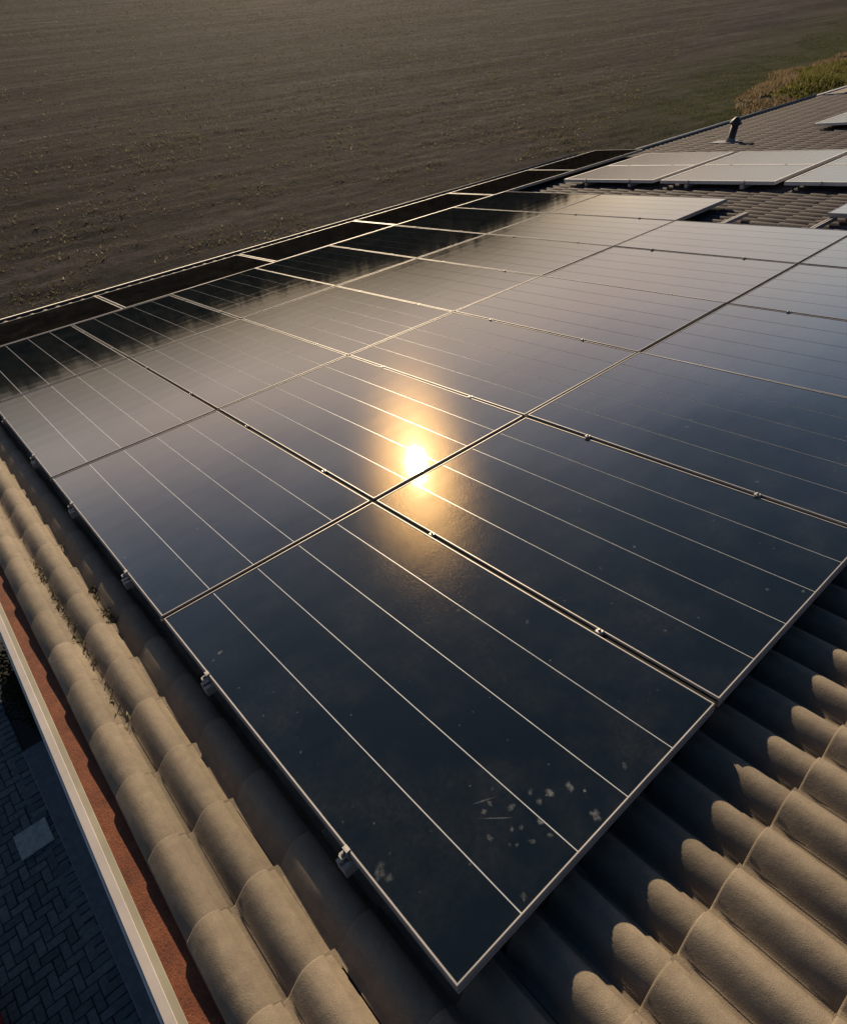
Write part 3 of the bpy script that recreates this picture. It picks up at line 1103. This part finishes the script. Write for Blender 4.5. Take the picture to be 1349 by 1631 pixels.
SP = [(876, 1263, .017, .9, 1.2, .6), (908, 1253, .015, .75, 1.4, 1.2), (931, 1259, .006, .8, 1.5, .5), (949, 1298, .020, .6, 1.2, .9), (815, 1285, .012, .6, 1.5, .2),
      (861, 1308, .013, .75, 1.3, 1.6), (771, 1293, .011, .55, 1.1, 0.9), (780, 1279, .010, .4, 1.8, 1.2), (845, 1262, .010, .35, 1.5, .6), (859, 1277, .012, .4, 1.5, .6),
      (780, 1334, .012, .45, 1.6, 1.8), (815, 1320, .008, .4, 1.4, .9), (830, 1318, .010, .3, 1.3, .3), (876, 1330, .009, .45, 1.3, 2.), (848, 1341, .010, .4, 1.5, 2.2),
      (812, 1346, .007, .35, 1.4, .9), (823, 1346, .008, .3, 1.2, .2), (784, 1257, .006, .35, 2., .5), (834, 1428, .011, .35, 1.8, 1.0), (871, 1400, .015, .3, 2.0, .8),
      (605, 1390, .02, .35, 1.8, .7), (620, 1398, .015, .3, 1.2, .4), (350, 1040, .010, .6, 2.2, .2), (340, 1052, .007, .6, 1.4, .2), (381, 1096, .006, .6, 1.3, .2),
      (730, 972, .008, .6, 1.5, .2), (756, 985, .01, .3, 1.5, .4), (840, 990, .01, .3, 1.8, .8), (420, 1140, .006, .5, 1, 0), (995, 1220, .01, .3, 2, .8), (1028, 1224, .008, .3, 2, .7)]
SP2 = []
for s in SP:
    q = px2panel(s[0], s[1])
    SP2.append((q[0], q[1], s[2] * 0.8, s[3], s[4], s[5]))
for (xa, ya, xb, yb) in ((740, 1285, 800, 1266), (757, 1304, 830, 1302)):      # two scrapes
    qa, qb = px2panel(xa, ya), px2panel(xb, yb)
    ln = math.hypot(qb[0] - qa[0], qb[1] - qa[1])
    SP2.append(((qa[0] + qb[0]) / 2, (qa[1] + qb[1]) / 2, .0035, .45, ln / 2 / .0035, math.atan2(qb[1] - qa[1], qb[0] - qa[0])))
SP2 = [s for s in SP2 if 0.02 < s[0] < 0.96 and 0.02 < s[1] < 1.58]
for _ in range(70):
    SP2.append((random.uniform(.03, .95), random.uniform(.03, 1.57), random.uniform(.0012, .004), random.uniform(.2, .6), random.uniform(1, 1.8), random.uniform(0, 3)))
flakes(SP2, PANEL00)
for o in list(bpy.data.objects):
    if o.parent is None and o.get('group') == 'solar panels of the big array on the roof' and o is not PANEL00:
        lc = o.location
        if lc.y < 4.5 and lc.x < 4.5:
            sp = [(random.uniform(.03, .95), random.uniform(.03, 1.57), random.choice([.0015, .003, .006]) * random.uniform(.7, 1.4), random.uniform(.25, .7), random.uniform(1, 2.2), random.uniform(0, 3)) for _ in range(45)]
            flakes(sp, o)

# ------------------------------------------------------------------ roof vent
vt = empty('roof_vent', W(11.45, 5.66, -0.10), (0, 0, 0), 'dark vent pipe with pointed cap standing on the far tiles', 'vent pipe')
mb = MB(); mb.lathe([(0.058, -0.1), (0.058, 0.29), (0.0, 0.29)], 16); mb.build('pipe', M['vent'], vt)
mb = MB(); mb.lathe([(0.062, 0.25), (0.098, 0.268), (0.098, 0.28), (0.03, 0.362), (0.0, 0.366)], 16); mb.build('cap', M['vent'], vt)
mb = MB()
mb.lathe([(0.095, -0.02), (0.075, 0.03), (0.063, 0.06)], 16)
mb.box(-0.13, 0.13, -0.10, 0.30, -0.05, 0.010, 0.01)
o = mb.build('flashing', M['lead'], vt); o.rotation_euler = (-PITCH, 0, 0)

# ------------------------------------------------------------------ yard below the verge
yard = MB().box(-9.0, -0.2, -4.0, 6.3, -0.1, -0.006).build('yard', M['joint'])
tag(yard, kind='structure')


def paver_mesh(w, l, name='paver'):
    mb = MB(); g = 0.003
    mb.box(-w / 2 + g, w / 2 - g, -l / 2 + g, l / 2 - g, -0.02, 0.0135, 0.005)
    return mb.mesh(name, M['paver'])


BW = 0.072
PV = paver_mesh(BW, 2 * BW)
cand = []
occ = set()
for gy in range(-45, 90):
    for gx in range(-90, -18):
        if (gx, gy) in occ: continue
        t = (gx - gy) % 4
        if t == 0 and (gx + 1, gy) not in occ:
            occ.update({(gx, gy), (gx + 1, gy)}); cand.append((gx * BW + BW, gy * BW + BW / 2, 1))
        elif t == 3 and (gx, gy + 1) not in occ:
            occ.update({(gx, gy), (gx, gy + 1)}); cand.append((gx * BW + BW / 2, gy * BW + BW, 0))
for gy in range(-45, 90):
    cand.append((-1.205 - BW, gy * (BW + 0.002) + 0.05, 1))
CW = cam.matrix_world.translation
Mi = cam.matrix_world.inverted()


def seen(x, y, z=0.0, m=1.05):
    q = Mi @ Vector((x, y, z))
    return q.z < 0 and abs(q.x / -q.z) < 0.654 * m and abs(q.y / -q.z) < 0.79 * m


cand2 = sorted(((0 if seen(x, y) else 1), (Vector((x, y, 0)) - CW).length, x, y, r) for x, y, r in cand)
mbr = MB()
slabx, slaby = -1.39, 3.69
for k, (hid, dd, x, y, r) in enumerate(cand2):
    if abs(x - slabx) < 0.08 and abs(y - slaby) < 0.08: continue
    dz = random.gauss(0, 0.002)
    if hid == 0 and k < 296:
        o = link('paver', PV, yard, (x, y, dz))
        o.rotation_euler = (random.gauss(0, .006), random.gauss(0, .006), (math.pi / 2 if r else 0) + random.gauss(0, .01))
    elif dd < 11 and y < 6.2:
        w, l = (2 * BW, BW) if r else (BW, 2 * BW)
        mbr.box(x - w / 2 + .003, x + w / 2 - .003, y - l / 2 + .003, y + l / 2 - .003, -0.02, 0.0135 + dz, 0.005)
o = mbr.build('paving', M['paver'], yard); tag(o, kind='stuff')

mb = MB(); mb.box(-0.135, 0.135, -0.125, 0.125, -0.02, 0.027, 0.004)
o = mb.build('concrete_slab', M['slab']); o.location = (slabx, slaby, 0.0)
tag(o, 'pale square concrete slab set into the dark brick paving', 'slab')
mb = MB(); mb.box(-1.21, -0.2, -4.0, 4.56, -0.05, 0.06, 0.008)
tag(mb.build('path', M['path']), kind='structure')
# dark planting beside the wall past the path's end
sh = empty('low_shrub', (-0.75, 5.2, 0), (0, 0, 0), 'dark low shrub in the shade at the end of the concrete path', 'shrub')
n = 2600
u = rng.normal(size=(n, 3)); u /= np.linalg.norm(u, axis=1)[:, None]; u[:, 2] = np.abs(u[:, 2])
c = u * (0.45 + 0.55 * rng.random(n))[:, None] * np.array([0.42, 0.6, 0.55])
c *= (0.8 + 0.4 * vnoise(u[:, 0] * 3 + 9, u[:, 1] * 3 + 9, 31))[:, None]
a = rng.normal(size=(n, 3)); a /= np.linalg.norm(a, axis=1)[:, None]
b = np.cross(a, rng.normal(size=(n, 3))); b /= np.linalg.norm(b, axis=1)[:, None]
s = (0.02 + 0.02 * rng.random(n))[:, None]
q = np.stack([c - a * s, c - b * s * .5, c + a * s, c + b * s * .5], 1).reshape(-1, 3)
np_mesh('foliage', q, np.arange(4 * n).reshape(n, 4), M['leafdark'], sh)
mb = MB()
for k in range(5):
    an = k * 1.3; mb.add([(0, 0, 0), (.015, 0, 0), (0, .015, 0), (.25 * math.cos(an), .3 * math.sin(an), .4)], [(0, 1, 3), (1, 2, 3), (2, 0, 3)])
mb.build('stem', M['bark'], sh)
# red tub at the lower left corner
tb = empty('red_tub', (-2.13, 2.42, 0.014), (0, 0, 0), 'red plastic tub on the paving, just entering the lower left corner', 'tub')
mb = MB(); mb.lathe([(0.0, 0.0), (0.17, 0.0), (0.22, 0.30), (0.205, 0.30), (0.16, 0.02), (0.0, 0.02)], 24); mb.build('body', M['redtub'], tb)
mb = MB(); mb.lathe([(0.205, 0.301), (0.205, 0.312), (0.237, 0.312), (0.237, 0.296), (0.2215, 0.296)], 24); mb.build('rim', M['redtub'], tb)

# moss and wind-blown litter lodged in the tile valleys beside the verge
pts, szs = [], []
for (u0, v0, v1, n, du) in ((-0.133, 1.85, 2.75, 420, 0.012), (-0.268, 1.75, 2.75, 160, 0.012), (-0.272, 1.3, 1.7, 24, 0.010)):
    for _ in range(n):
        t = random.random()
        vv = v0 + (v1 - v0) * t
        if vnoise(np.array([vv * 9.0]), np.array([u0 * 50 + 7]), 41)[0] < 0.42: continue
        pts.append(W(u0 + random.gauss(0, du), vv, PAN + 0.010 + random.random() * 0.012)[:])
P = np.array(pts)
o = blade_mesh('roof_moss', P, 0.006 + 0.014 * rng.random(len(P)), 0.006 + 0.008 * rng.random(len(P)), M['moss'], 1.8)
tag(o, 'moss and dry litter caught in the tile valleys beside the verge', 'moss')
